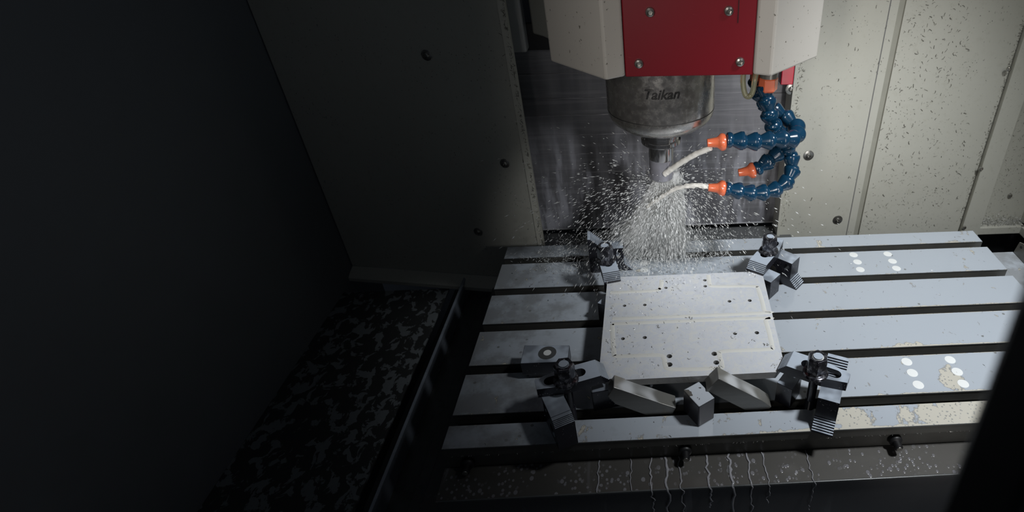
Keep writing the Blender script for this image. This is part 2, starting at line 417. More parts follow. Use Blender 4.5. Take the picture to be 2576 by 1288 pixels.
# far right return wall with lip above the chip opening
zl = aty(2500, 556, YR+.02).z
bm = BM(); box(bm, s1, s1+.125, YR+.02, YR+.026, zl, 1.1)
wf = link('wall_far_right', bm, WALL); wf['kind'] = 'structure'
bm = BM(); box(bm, s1+.125, s1+.131, -1.2, YR+.026, zl, 1.1); link('side_panel', bm, WALL, wf)
bm = BM(); box(bm, s1, s1+.120, YR-.010, YR+.02, zl-.004, zl); box(bm, s1, s1+.120, YR-.012, YR-.009, zl-.020, zl)
link('lip', bm, WALL, wf, bevel=.0008)
bm = BM(); box(bm, s1+.110, s1+.131, -1.0, YR-.005, zl-.020, zl); link('side_lip', bm, WALL, wf, bevel=.0008)
screw(wf, aty(2540, 492, YR+.02), (0, -1, 0), .006)
# black sheets: shade of the hollow behind and below the opening, as colour
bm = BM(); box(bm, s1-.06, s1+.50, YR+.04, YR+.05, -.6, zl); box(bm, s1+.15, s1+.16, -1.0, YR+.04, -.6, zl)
tr = link('hollow_shade_1', bm, VOID); tr['kind'] = 'structure'
# floor of the machine
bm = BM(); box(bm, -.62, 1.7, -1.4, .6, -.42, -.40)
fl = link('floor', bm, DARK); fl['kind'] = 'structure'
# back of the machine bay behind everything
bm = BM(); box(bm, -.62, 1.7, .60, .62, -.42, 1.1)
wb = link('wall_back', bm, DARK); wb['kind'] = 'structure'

# telescopic way cover on the column
cv = thing('way_cover', 'grey steel telescopic way cover of horizontal plates behind the spindle', 'machine cover', (.33, .27, -.15))
zb = [aty(1340, v, .25).z for v in (127, 196, 258, 300, 349, 396, 442, 480, 579)]
for k in range(8):
    yy = .25+.0022*(7-k)
    bm = BM(); box(bm, -.32, .325, yy-.27, yy-.27+.003, zb[k+1]+.15, zb[k]+.15+.004)
    pl = link('cover_plate', bm, COVER, cv, bevel=.0005)
    bm = BM(); box(bm, -.32, .325, yy-.27-.0016, yy-.27+.002, zb[k+1]+.1495, zb[k+1]+.15+.0022); link('plate_edge', bm, EDGE, pl, bevel=.0003)
# lower slide cover between the column and the table
bm = BM(); box(bm, -.03, .66, .03, .245, -.135, -.125)
lc = link('rear_slide_cover', bm, DIRTY, bevel=.001); tag(lc, 'dark steel slide cover behind the table sprinkled with chips', 'machine cover')
# pale covers left of the head at the top
bm = BM(); z0 = aty(1330, 122, .235).z
box(bm, .0, .060, .205, .236, z0, 1.0); t = link('column_housing', bm, m_plain('pale_grey_paint', (.42, .43, .42), .4), bevel=.004)
tag(t, 'pale grey column housing at the top, left of the spindle head', 'machine housing')
bm = BM(); x0 = aty(1337, 60, .20).x; zz = aty(1340, 85, .20).z
prism(bm, [Vector((x0, .20, 1.0)), Vector((x0, .20, zz)), Vector((x0+.02, .20, zz-.006)), Vector((x0+.10, .20, zz-.045)), Vector((x0+.16, .20, zz-.06)), Vector((x0+.16, .20, 1.0))], (0, .03, 0))
t = link('head_slide_cover', bm, m_plain('olive_grey_paint', (.20, .20, .175), .5), bevel=.003)
tag(t, 'olive grey slide cover tucked behind the left cheek of the spindle head', 'machine housing')
bm = BM(); box(bm, .052, .30, .236, .247, z0-.004, z0+.05); t = link('rubber_wiper', bm, VOID); tag(t, 'black rubber wiper strip at the top of the way cover', 'wiper')

# ================================================================ TABLE
E0, SL, PIT, E1, LT = .0426, .0198, .1, .0394, 1.0037
tb = thing('machine_table', 'long steel milling table with five T-slots flooded with milky coolant', 'machine table', (0, 0, -.075))
ZO = .075
def prof_table():
    """y, z profile of the casting, closed polygon"""
    P = [(0, 0)]
    for k in range(5):
        a = -E0-k*PIT; b = a-SL
        P += [(a, 0), (a, -.020), (a+.007, -.020), (a+.007, -.034), (b-.007, -.034), (b-.007, -.020), (b, -.020), (b, 0)]
    e = -E0-4*PIT-SL-E1
    P += [(e, 0), (e, -.0165), (e+.006, -.0185), (e+.006, -.075), (0, -.075)]
    return P
bm = BM()
P = [Vector((0, y, z+ZO)) for y, z in prof_table()]
fs = prism(bm, P, (LT, 0, 0), 1)
for f in bm.faces:
    f.normal_update()
    c = f.calc_center_median()
    if c.z > ZO-.0001 and abs(f.normal.z) > .9: f.material_index = 0
body = link('table_body', bm, [TABLE, IRON], tb)
# fine polished arris at the front of every bar
for k in range(6):
    e = (-E0-k*PIT) if k < 5 else -(E0+4*PIT+SL+E1)
    bm = BM(); box(bm, 0, LT, e-.0006, e+.0003, ZO-.0016, ZO+.0001); link('bar_edge', bm, DIRTY, tb)
# tapped holes brim-full of milky coolant
for grp in ([(2147, 641), (2157, 659), (2164, 678)], [(2233, 639), (2245, 657), (2255, 675)], [(2281, 910), (2295, 938), (2310, 968)],
            [(2390, 905), (2408, 935), (2423, 965)], [(1621, 661), (1621, 679)]):
    for u, v in grp:
        p = atz(u, v, 0); bm = BM(); lathe(bm, [(.0086, 0), (.0084, .0003), (.0076, .0004)], 28, Matrix.Translation((p.x, p.y, ZO)))
        link('filled_hole', bm, MILK, tb, smooth=True)
# socket head plugs along the front face
for u, v in [(1178, 1160), (1723, 1128), (2250, 1102)]:
    p = aty(u, v, -.496); bm = BM(); M = Matrix.Translation((p.x, -.496, p.z+ZO)) @ Matrix.Rotation(R(90), 4, 'X')
    lathe(bm, [(.0095, 0), (.0098, .006), (.0085, .008), (.0062, .009), (.0062, .018), (.005, .0195)], 24, M)
    pg = link('plug', bm, VOID, tb, smooth=True)
    bm = BM(); lathe(bm, [(.0042, .0195), (.0040, .0205), (.001, .0208)], 16, M); link('plug_tip', bm, SCREW, pg, smooth=True)

# saddle apron below the table front
ap = thing('saddle_apron', 'splashed sheet metal apron running below the front of the table', 'machine cover', (.5, -.52, -.30))
def P3(x, y, z): return Vector((x-.5, y+.52, z+.30))
bm = BM(); prism(bm, [P3(-.008, -.4965, -.049), P3(-.008, -.548, -.052), P3(-.008, -.548, -.056), P3(-.008, -.4965, -.053)], (1.02, 0, 0)); link('sloping_sheet', bm, APRON, ap, bevel=.0006)
bm = BM(); box(bm, -.508, .512, -.026, -.020, .0, .245); link('front_skirt', bm, BASE, ap, bevel=.0006)
bm = BM(); box(bm, -.508, .512, -.020, .022, 0, .246); link('skirt_core', bm, BASE, ap)
bm = BM(); box(bm, -.508, .512, -.0285, -.0262, .2445, .2485); link('folded_edge', bm, DIRTY, ap, bevel=.0008)
bm = BM(); box(bm, .02, .98, -.47, -.03, -.40, -.075)
t = link('saddle', bm, BASE, bevel=.004); tag(t, 'dark machine saddle under the table', 'machine saddle')

# milky coolant runs down the apron and its skirt
def run(x, w_, zend, sk):
    V, F = [], []; pts = [(x+.004*noise.noise(Vector((x*40, i*.6, 0))), -.498-.050*i/10, -.0478-.003*i/10, 0) for i in range(11)]
    if sk: pts += [(x+.006*noise.noise(Vector((x*40, i*.5, 5)))+.002, -.5492, -.056-(-.056-zend)*i/14, 1) for i in range(15)]
    for i, (px_, py_, pz_, f_) in enumerate(pts):
        ww = w_*(.7+.6*abs(noise.noise(Vector((i*.7, x*50, 2)))))
        c_ = P3(px_, py_, pz_)
        V += [c_-Vector((ww, 0, 0)), c_+Vector((0, -.0007*f_, .0007*(1-f_))), c_+Vector((ww, 0, 0))]
        if i: b = 3*i; F += [(b-3, b-2, b+1, b), (b-2, b-1, b+2, b+1)]
    me = bpy.data.meshes.new('coolant_run'); me.from_pydata(V, [], F); me.materials.append(RUN); me.shade_smooth()
    o = bpy.data.objects.new('coolant_run', me); C.objects.link(o); o.parent = ap
for x, w_, ze, sk in [(.215, .0011, 0, 0), (.290, .0012, -.12, 1), (.312, .0018, -.16, 1), (.332, .0010, -.13, 1), (.405, .0020, -.17, 1), (.432, .0013, -.15, 1), (.455, .0010, -.10, 1), (.520, .0009, -.12, 1), (.262, .0008, 0, 0), (.372, .0016, -.10, 1)]:
    run(x, w_, ze, sk)

# left: wet tray, ridge, gutter
q = lambda u, v, z: atz(u, v, z)
bm = BM(); xt = q(1130, 725, -.20)
box(bm, -.455, xt.x, -.95, xt.y, -.206, -.20); t = link('chip_tray', bm, TRAY, bevel=.001)
tag(t, 'sheet metal chip tray blotched with drying coolant, left of the table', 'chip tray')
bm = BM(); box(bm, xt.x, -.085, -.95, xt.y+.03, -.235, -.228); t = link('gutter', bm, DIRTY, bevel=.001)
tag(t, 'dark steel gutter running front to back between chip tray and table', 'gutter')
bm = BM(); prism(bm, [Vector((xt.x+.018, -.95, -.228)), Vector((xt.x+.040, -.95, -.228)), Vector((xt.x+.044, -.95, -.176)), Vector((xt.x+.039, -.95, -.174))], (0, .95+xt.y+.055, 0))
t = link('splash_ridge', bm, m_plain('bluish_edge_steel', (.30, .34, .40), .25, .3), bevel=.001)
tag(t, 'thin upright steel ridge standing in the gutter left of the table', 'splash guard')
bm = BM(); box(bm, -.118, -.060, -.95, .11, -.227, -.215); box(bm, -.072, -.066, -.95, .11, -.215, -.200)
t = link('gutter_channel', bm, DIRTY, bevel=.001); tag(t, 'low grey channel strip beside the splash ridge, nearest the table', 'gutter')
bm = BM(); box(bm, -.058, -.010, -.53, .02, -.40, -.12); t = link('bed_casting', bm, BASE, bevel=.003); tag(t, 'dark bed casting under the left end of the table', 'machine bed')

# right end bracket
br = thing('table_end_bracket', 'folded sheet metal bracket with upright ear at the right end of the table', 'bracket', (1.03, -.10, -.03))
bm = BM(); box(bm, -.0262, .050, -.10, .058, -.002, 0); link('plate', bm, TABLE, br, bevel=.0005)
bm = BM(); prism(bm, [Vector((.050, -.10, 0)), Vector((.050, .056, 0)), Vector((.050, .050, .030)), Vector((.050, .038, .034)), Vector((.050, -.10, .034))], (.0025, 0, 0)); link('ear', bm, SILVER, br, bevel=.0005)
bm = BM(); lathe(bm, [(.003, 0), (.003, .0008)], 16, Matrix.Translation((.0500, .040, .024)) @ Matrix.Rotation(R(-90), 4, 'Y')); link('ear_hole', bm, VOID, br)

# ================================================================ SPINDLE HEAD
hd = thing('spindle_head', 'white and red spindle head of the milling machine with bare steel nose', 'spindle head', (.3262, -.12, .433))
HB = .433
def H(x, y, z): return Vector((x-.3262, y+.12, z-HB))
secL = [(.275, -.240), (.2498, -.2549), (.1649, -.1625), (.1649, .10), (.275, .10)]
bm = BM(); prism(bm, [H(x, y, HB) for x, y in secL], (0, 0, .55)); link('left_cheek', bm, HEAD, hd, bevel=.003)
secR = [(.4504, -.2443), (.4732, -.2545), (.5573, -.1721), (.5573, .10), (.4504, .10)]
bm = BM(); prism(bm, [H(x, y, HB) for x, y in secR], (0, 0, .55)); link('right_cheek', bm, HEAD, hd, bevel=.003)
bm = BM(); prism(bm, [H(.2755, -.2385, HB-.001), H(.4500, -.2425, HB-.001), H(.4500, -.20, HB-.001), H(.2755, -.20, HB-.001)], (0, 0, .551)); pn = link('front_panel', bm, RED, hd, bevel=.0015)
for u, v in [(1635, 31), (1833, 27), (1607, 161), (1861, 155)]:
    p = aty(u, v, -.2415); s = screw(pn, H(p.x, -.2385-.004*(p.x-.2755)/.1745, p.z), (0, -1, 0), .0064)
p = aty(1857, 25, -.2425); bm = BM(); box(bm, p.x-.3262, p.x-.3262+.0008, -.1230, -.1218, p.z-HB-.016, .5); link('panel_joint', bm, VOID, hd)
bm = BM(); prism(bm, [H(.2755, -.20, HB+.01), H(.45, -.20, HB+.01), H(.45, .10, HB+.01), H(.2755, .10, HB+.01)], (0, 0, .5)); link('head_core', bm, GREYP, hd)
NR = .0865
bm = BM(); lathe(bm, [(NR*.97, .03), (NR, .0), (NR, -.085), (NR-.001, -.0955), (NR-.006, -.1045), (NR-.020, -.1155), (NR-.034, -.1215), (.045, -.1250), (.036, -.1255)], 96)
ns = link('spindle_nose', bm, NOSE, hd, smooth=True)
bm = BM(); lathe(bm, [(NR+.0002, -.0868), (NR+.0004, -.0862), (NR+.0002, -.0856)], 96, cap=False); link('scribed_line', bm, INK, ns)
# etched name on the nose, wrapped round the cylinder
tc = bpy.data.curves.new('lettering', 'FONT'); tc.body = 'Taikan'; tc.size = .0205; tc.align_x = 'CENTER'; tc.shear = .28; tc.offset = .0005; tc.extrude = .0
to = bpy.data.objects.new('lettering_source', tc); C.objects.link(to); bpy.context.view_layer.update()
tm = bpy.data.meshes.new_from_object(to.evaluated_get(bpy.context.evaluated_depsgraph_get())); bpy.data.objects.remove(to)
pc = aty(1663, 250, -.12-NR)
bt = BM(); bt.from_mesh(tm); bmesh.ops.triangulate(bt, faces=bt.faces[:])
for _ in range(2): bmesh.ops.subdivide_edges(bt, edges=[e for e in bt.edges if e.calc_length() > .003], cuts=1)
for v in bt.verts:
    a = v.co.x/NR + (pc.x-.3262)/NR; r = NR+.0005
    v.co = Vector((r*math.sin(a), -r*math.cos(a), pc.z-HB+v.co.y))
link('lettering', bt, INK, ns); bpy.data.meshes.remove(tm)
# tool holder and cutter
th = thing('tool_holder', 'polished steel tool holder with cutter under the spindle nose', 'tool holder', (.3250, -.12, .2127))
def L(z): return z-.2127
bm = BM(); lathe(bm, [(.033, L(.3085)), (.033, L(.298)), (.0305, L(.2965)), (.0305, L(.292)), (.0335, L(.290)), (.0335, L(.2845)), (.030, L(.281)), (.0230, L(.2795))], 48)
link('flange', bm, POLISH, th, smooth=True)
bm = BM(); lathe(bm, [(.0215, L(.2815)), (.0215, L(.255)), (.0210, L(.2535))], 48); link('shank', bm, POLISH, th, smooth=True)
bm = BM(); lathe(bm, [(.0210, L(.2535)), (.0213, L(.250)), (.0213, L(.226)), (.0195, L(.2165)), (.015, L(.213)), (.002, L(.2127))], 48)
link('cutter_body', bm, m_plain('wet_cutter_steel', (.34, .34, .38), .2, .4, .25, 60), th, smooth=True)

# ================================================================ HOSES
def seg_mesh():
    bm = BM(); lathe(bm, [(.0070, -.0122), (.0096, -.0108), (.0104, -.0080), (.0098, -.0052), (.0078, -.0030), (.0090, -.0002), (.0118, .0060), (.0122, .0072), (.0122, .0104), (.0110, .0112), (.0090, .0114)], 24)
    return bm
proto_seg = None
def hose(name, label, pts, nozzle=True, sp=.0222, scale=1.22):
    global proto_seg
    path = catmull([Vector(p) for p in pts], 24)
    t = thing(name, label, 'coolant hose', path[0], 0, None)
    acc = 0; nxt = 0; places = []
    for a, b in zip(path, path[1:]):
        d = (b-a).length
        while acc+d >= nxt:
            f = (nxt-acc)/d; places.append((a.lerp(b, f), (b-a).normalized())); nxt += sp
        acc += d
    for p, d in places[:-1] if nozzle else places:
        M = Matrix.Translation(p-path[0]) @ (-d).to_track_quat('Z', 'Y').to_matrix().to_4x4() @ Matrix.Scale(scale, 4)
        if proto_seg is None:
            o = link('hose_segment', seg_mesh(), BLUE, t, smooth=True, mw=M); proto_seg = o
        else:
            o = proto_seg.copy(); C.objects.link(o); o.parent = t; o.matrix_local = M
    if nozzle:
        p, d = path[-1], (path[-1]-path[-4]).normalized()
        M = Matrix.Translation(p-path[0]-d*.006) @ d.to_track_quat('Z', 'Y').to_matrix().to_4x4()
        bm = BM(); lathe(bm, [(.0095, -.006), (.0128, -.004), (.0140, 0), (.0135, .003), (.0105, .006), (.0082, .009), (.0064, .024), (.0050, .0245)], 24, M)
        link('nozzle', bm, ORANGE, t, smooth=True)
    return t
A = lambda u, v, y: aty(u, v, y)
hA = hose('coolant_hose', 'blue segmented coolant hose with orange nozzle, lowest of three',
     [A(1928, 235, -.150), A(1934, 278, -.155), A(1944, 312, -.155), A(1962, 345, -.140), A(1984, 378, -.125), A(1992, 415, -.130), A(1983, 450, -.145), A(1952, 475, -.155), A(1905, 485, -.160), A(1860, 480, -.160), A(1826, 474, -.160), A(1808, 473, -.160)])
hB = hose('coolant_hose', 'blue segmented coolant hose looping round to the upper orange nozzle',
     [A(1908, 218, -.110), A(1918, 250, -.105), A(1945, 275, -.105), A(1980, 298, -.115), A(2004, 325, -.135), A(1996, 347, -.165), A(1965, 349, -.180), A(1925, 354, -.185), A(1880, 356, -.185), A(1845, 353, -.185), A(1822, 357, -.185), A(1808, 358, -.185)])
hC = hose('coolant_hose', 'short blue segmented coolant hose with idle orange nozzle between the two jets',
     [A(1985, 345, -.085), A(1972, 366, -.105), A(1948, 392, -.135), A(1918, 416, -.145), A(1893, 428, -.145), A(1884, 430, -.145)])
# fitting the front hose hangs from
ft = thing('hose_fitting', 'grey pipe fitting with orange hexagonal nut under the right cheek', 'pipe fitting', A(1932, 210, -.150))
pf = ft.location
bm = BM(); lathe(bm, [(.0135, .010), (.0135, .022), (.0150, .023), (.0150, .045), (.012, .075)], 28, Matrix.Translation((0, 0, 0))); link('pipe', bm, m_plain('dull_fitting_metal', (.25, .24, .22), .35, .7), ft, smooth=True)
bm = BM(); lathe(bm, [(.0125, -.012), (.0155, -.009), (.0155, .008), (.0140, .010)], 6); link('nut', bm, ORANGE, ft, bevel=.0006)
f2 = thing('hose_fitting', 'orange pipe fitting behind the clear air tube', 'pipe fitting', A(1905, 200, -.108))
bm = BM(); lathe(bm, [(.010, -.014), (.0125, -.011), (.0125, .008), (.009, .012), (.009, .045)], 6); link('nut', bm, ORANGE, f2, bevel=.0006)
# clear tube
pts = catmull([A(1872, 170, -.17), A(1869, 205, -.17), A(1874, 236, -.17), A(1884, 243, -.17), A(1893, 232, -.17), A(1898, 205, -.17), A(1903, 180, -.165)], 10)
at = thing('air_tube', 'clear yellowed plastic tube bent in a loop under the red panel', 'tube', pts[0])
bm = BM(); tube(bm, [p-pts[0] for p in pts], .0042, 14); link('tube', bm, CLEAR, at, smooth=True)
bm = BM(); tube(bm, [p-pts[0] for p in pts[24:38]], .0026, 10); link('residue', bm, YELLOW, at, smooth=True)
# red plastic block behind right cheek
p = A(1978, 190, -.03); rb = BM(); box(rb, -.011, .011, -.010, .010, -.0135, .040, Matrix.Translation(p)); o = link('red_limit_block', rb, REDP, bevel=.0015)
tag(o, 'small red plastic block peeking out below the right cheek of the head', 'block')

# ================================================================ WORKPIECE PLATE AND SUPPORTS
ZP = .0535; TP = .0125
corn = [(1528, 702), (1548, 697), (1872, 684), (1918, 687), (1972, 912), (1953, 936), (1560, 956), (1532, 953), (1508, 925)]
pp = [atz(u, v, ZP) for u, v in corn]
wp = thing('workpiece_plate', 'large flat metal plate with drilled holes, flooded white, clamped on the table', 'workpiece', (.36, -.31, ZP-TP))
off = Vector((.36, -.31, ZP-TP))
bm = BM(); prism(bm, [Vector((p.x, p.y, ZP-TP))-off for p in pp], (0, 0, TP)); plate = link('plate', bm, PLATE, wp)
holes = [(1676, 708, .0016), (1675, 724, .0030), (1773, 705, .0032), (1774, 720, .0032), (1571, 769, .0030), (1622, 767, .0030), (1835, 758, .0032), (1886, 756, .0034),
         (1567, 852, .0032), (1622, 849, .0034), (1849, 839, .0032), (1904, 837, .0036), (1684, 896, .0042), (1684, 917, .0046), (1797, 890, .0044), (1802, 912, .0044)]
cb = BM()
for u, v, r in holes:
    p = atz(u, v, ZP)-off; lathe(cb, [(r, -.02), (r, TP+.02)], 20, Matrix.Translation((p.x, p.y, 0)))
bmesh.ops.recalc_face_normals(cb, faces=cb.faces[:])
cut(plate, cb)
def strip(pts, wd, name, mat, z, par, off, closed=False, th=.0003):
    path = []
    for i in range(len(pts)-1):
        a, b = pts[i], pts[i+1]
        # rounded corners
        path.append(a.lerp(b, .0 if i == 0 else min(.45, .008/(b-a).length)))
        path.append(a.lerp(b, 1 if i == len(pts)-2 else max(.55, 1-.008/(b-a).length)))
    path = catmull(path, 5)
    bm = BM(); prev = None; n = len(path)
    for i, p in enumerate(path):
        t = (path[min(i+1, n-1)]-path[max(i-1, 0)]); t.z = 0
        if t.length < 1e-7: continue
        t.normalize(); s = Vector((-t.y, t.x, 0))*wd/2
        vs = [bm.verts.new(p-off+s*k+Vector((0, 0, h))) for k, h in ((1, 0), (.8, th), (-.8, th), (-1, 0))]
        if prev:
            for k in range(3): bm.faces.new((prev[k], prev[k+1], vs[k+1], vs[k]))
        prev = vs
    return link(name, bm, mat, par, smooth=True)
for pl_ in ([(1535, 736), (1655, 731), (1664, 722), (1664, 704)], [(1782, 692), (1786, 720), (1905, 720), (1924, 787), (1540, 802)],
            [(1540, 815), (1924, 800), (1944, 878), (1808, 884), (1818, 926), (1676, 929), (1668, 893), (1545, 896), (1540, 815)]):
    strip([atz(u, v, ZP) for u, v in pl_], .0075, 'filled_groove', GROOVE, ZP, wp, off)

def block(name, label, fp, z0, z1, mat, cat='block', bev=.001, group=None):
    """upright block from a floor plan of world points"""
    c = sum((Vector((p.x, p.y, 0)) for p in fp), Vector())/len(fp)
    bm = BM(); prism(bm, [Vector((p.x-c.x, p.y-c.y, 0)) for p in fp], (0, 0, z1-z0))
    o = link(name, bm, mat, bevel=bev); o.location = (c.x, c.y, z0); return tag(o, label, cat, group)
def quad(a, b, c):  # parallelogram from front, left, right corners
    return [a, c, b+c-a, b]
B0 = ZP-TP
f, l, r = atz(1757, 1075, 0), atz(1713, 1041, 0), atz(1796, 1052, 0)
d1 = (r-f); n1 = Vector((-d1.y, d1.x, 0)).normalized()
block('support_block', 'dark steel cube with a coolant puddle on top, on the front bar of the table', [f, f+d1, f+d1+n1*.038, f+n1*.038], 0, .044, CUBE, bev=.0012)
f, l, r = atz(1934.6, 755, 0), atz(1955.6, 735.5, 0), None
d1 = (l-f); n1 = Vector((-d1.y, d1.x, 0)).normalized()
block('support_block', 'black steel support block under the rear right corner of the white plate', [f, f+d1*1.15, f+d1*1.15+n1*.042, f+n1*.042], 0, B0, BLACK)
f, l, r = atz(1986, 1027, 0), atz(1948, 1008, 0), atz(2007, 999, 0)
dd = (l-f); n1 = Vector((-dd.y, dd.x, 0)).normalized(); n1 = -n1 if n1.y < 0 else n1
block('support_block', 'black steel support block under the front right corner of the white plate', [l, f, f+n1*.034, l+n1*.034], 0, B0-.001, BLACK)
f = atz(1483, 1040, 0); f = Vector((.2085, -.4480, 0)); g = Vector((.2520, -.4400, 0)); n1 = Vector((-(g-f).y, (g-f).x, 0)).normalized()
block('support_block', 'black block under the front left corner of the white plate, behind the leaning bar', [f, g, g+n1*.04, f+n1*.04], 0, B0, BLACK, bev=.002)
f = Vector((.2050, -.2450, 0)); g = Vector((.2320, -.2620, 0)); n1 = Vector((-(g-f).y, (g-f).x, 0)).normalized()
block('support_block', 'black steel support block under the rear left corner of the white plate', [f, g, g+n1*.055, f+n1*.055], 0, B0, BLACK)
# thin parallel under the left edge of the plate
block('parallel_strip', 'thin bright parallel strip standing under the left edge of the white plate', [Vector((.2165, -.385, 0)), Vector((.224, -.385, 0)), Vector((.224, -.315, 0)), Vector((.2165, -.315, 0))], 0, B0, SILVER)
# flat block with a counterbored hole, left
lb = thing('fixture_block', 'flat dark block with one coolant-filled hole, lying left of the white plate', 'fixture block', (.130, -.362, 0))
c4 = [atz(u, v, .036) for u, v in [(1319, 868), (1433, 868), (1428, 909), (1307, 909)]]
c4 = [c4[0], c4[1], Vector((c4[1].x, c4[2].y, .036)), Vector((c4[0].x, c4[2].y, .036))]
bm = BM(); prism(bm, [Vector((p.x-.130, p.y+.362, .010)) for p in c4], (0, 0, .026)); bb = link('body', bm, BLACK, lb, bevel=.0012)
bm = BM(); box(bm, c4[0].x+.008-.13, c4[1].x-.02-.13, c4[2].y+.362+.004, c4[0].y+.362-.004, 0, .010); link('foot', bm, BLACK, lb)
hp = atz(1377, 888, .036)
bm = BM(); lathe(bm, [(.0140, .0358), (.0140, .0366), (.0128, .0366)], 32, Matrix.Translation((hp.x-.13, hp.y+.362, 0))); link('hole_rim', bm, DIRTY, lb, smooth=True)
bm = BM(); lathe(bm, [(.0128, .0362), (.0125, .0365)], 32, Matrix.Translation((hp.x-.13, hp.y+.362, 0))); link('coolant_fill', bm, m_plain('thin_coolant', (.62, .66, .68), .1), lb, smooth=True)
bm = BM(); lathe(bm, [(.0062, .0365), (.0060, .0369)], 24, Matrix.Translation((hp.x-.13, hp.y+.362, 0))); link('hole_core', bm, MILK, lb, smooth=True)

# two ground steel bars leaning in front of the plate
def leaning(label, poly, y0, th):
    P = [aty(u, v, y0) for u, v in poly]
    c = Vector((sum(p.x for p in P)/len(P), y0, 0)); bm = BM(); prism(bm, [p-c for p in P], (0, th, 0))
    o = link('steel_bar', bm, SILVER, bevel=.0009); o.location = c; return tag(o, label, 'steel bar')
y0 = atz(1625, 1044.5, .0).y
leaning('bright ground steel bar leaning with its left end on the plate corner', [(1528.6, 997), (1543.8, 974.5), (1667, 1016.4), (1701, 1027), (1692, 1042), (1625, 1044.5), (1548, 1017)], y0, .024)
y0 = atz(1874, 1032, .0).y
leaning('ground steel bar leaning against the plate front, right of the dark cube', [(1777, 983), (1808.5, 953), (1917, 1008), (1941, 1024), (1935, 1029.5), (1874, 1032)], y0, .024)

# ================================================================ CLAMPS
ZC0, TC = .0545, .0165; ZC = ZC0+TC
def clamp_bar(label, nose, tail, wd=.034):
    """nose/tail: top-edge centres at height ZC"""
    a, b = atz(*nose, ZC), atz(*tail, ZC); Ld = (b-a).length; ang = math.atan2((a-b).y, (a-b).x)   # +x toward nose
    t = thing('strap_clamp', label, 'clamp', (b.x, b.y, ZC0), ang)
    h = wd/2
    bm = BM()
    top = [(0, -h*.55), (Ld*.42, -h), (Ld, -h), (Ld, h), (Ld*.42, h), (0, h*.55)]
    nb = 6; nose_l = .013
    # build as side-profile: body plus toothed nose
    prism(bm, [Vector((x, y, 0)) for x, y in top], (0, 0, TC))
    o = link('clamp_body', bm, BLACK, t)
    cb = BM(); s0, s1, rr = Ld*.22, Ld*.72, .0078
    ring = [Vector((s0-rr*math.sin(k*math.pi/10), rr*math.cos(k*math.pi/10), -.01)) for k in range(11)] + [Vector((s1+rr*math.sin(k*math.pi/10), -rr*math.cos(k*math.pi/10), -.01)) for k in range(11)]
    prism(cb, ring, (0, 0, TC+.02)); bmesh.ops.recalc_face_normals(cb, faces=cb.faces[:]); cut(o, cb)
    bm = BM(); pr = [Vector((Ld, -h, 0)), Vector((Ld, -h, TC))]
    for k in range(nb):
        x0 = Ld+nose_l*(k+.3)/nb; x1 = Ld+nose_l*(k+1)/nb; z = TC*(1-.85*(k+1)/nb)
        pr += [Vector((x0, -h, z+TC*.14)), Vector((x1-.0001, -h, z+TC*.10)), Vector((x1, -h, z))]
    pr += [Vector((Ld+nose_l, -h, 0))]
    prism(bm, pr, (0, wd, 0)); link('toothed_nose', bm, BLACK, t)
    return t
def stud_nut(label, px, rot=.2, foot=-.018, milk=True, yoff=0):
    p = atz(*px, ZC+.0005); t = thing('clamp_stud', label, 'stud', (p.x, p.y, foot), rot)
    z = lambda h: h-foot
    bm = BM(); prof = []
    prof += [(.0062, z(foot)), (.0075, z(foot)+.001)]
    k = foot+.002
    while k < .018: prof += [(.0075, z(k)), (.0066, z(k+.001))]; k += .002
    prof += [(.0066, z(.020)), (.0066, z(ZC+.034))]
    lathe(bm, prof, 20); link('stud', bm, BLACK, t, smooth=True)
    nt = BM(); lathe(nt, [(.0175, z(ZC+.0002)), (.0182, z(ZC+.002)), (.0172, z(ZC+.0045)), (.0130, z(ZC+.0065))], 36)
    n1 = link('nut_flange', nt, m_wetnut, t, smooth=True)
    bm = BM(); lathe(bm, [(.0140, z(ZC+.0055)), (.0148, z(ZC+.008)), (.0148, z(ZC+.030)), (.0132, z(ZC+.0335)), (.0098, z(ZC+.0337))], 6, cap=False)
    lathe(bm, [(.0108, z(ZC+.0337)), (.0086, z(ZC+.0340)), (.0080, z(ZC+.0318))], 24, cap=False)
    n2 = link('hex_nut', bm, m_wetnut, t, bevel=.0007)
    bm = BM(); lathe(bm, [(.0081, z(ZC+.0310)), (.0078, z(ZC+.0322))], 24); link('coolant_cap', bm, MILK if milk else BLACK, n2, smooth=True)
    return t
def _nut():
    n = NT('wet_dark_nut'); f = n.noise(140, 4, .7)
    n.set(col=n.mix(n.step(f, .45, .65), (.045, .045, .055), (.26, .26, .28)), rough=.18, metal=.7); n.bump(f, .06); return n.m
m_wetnut = _nut()
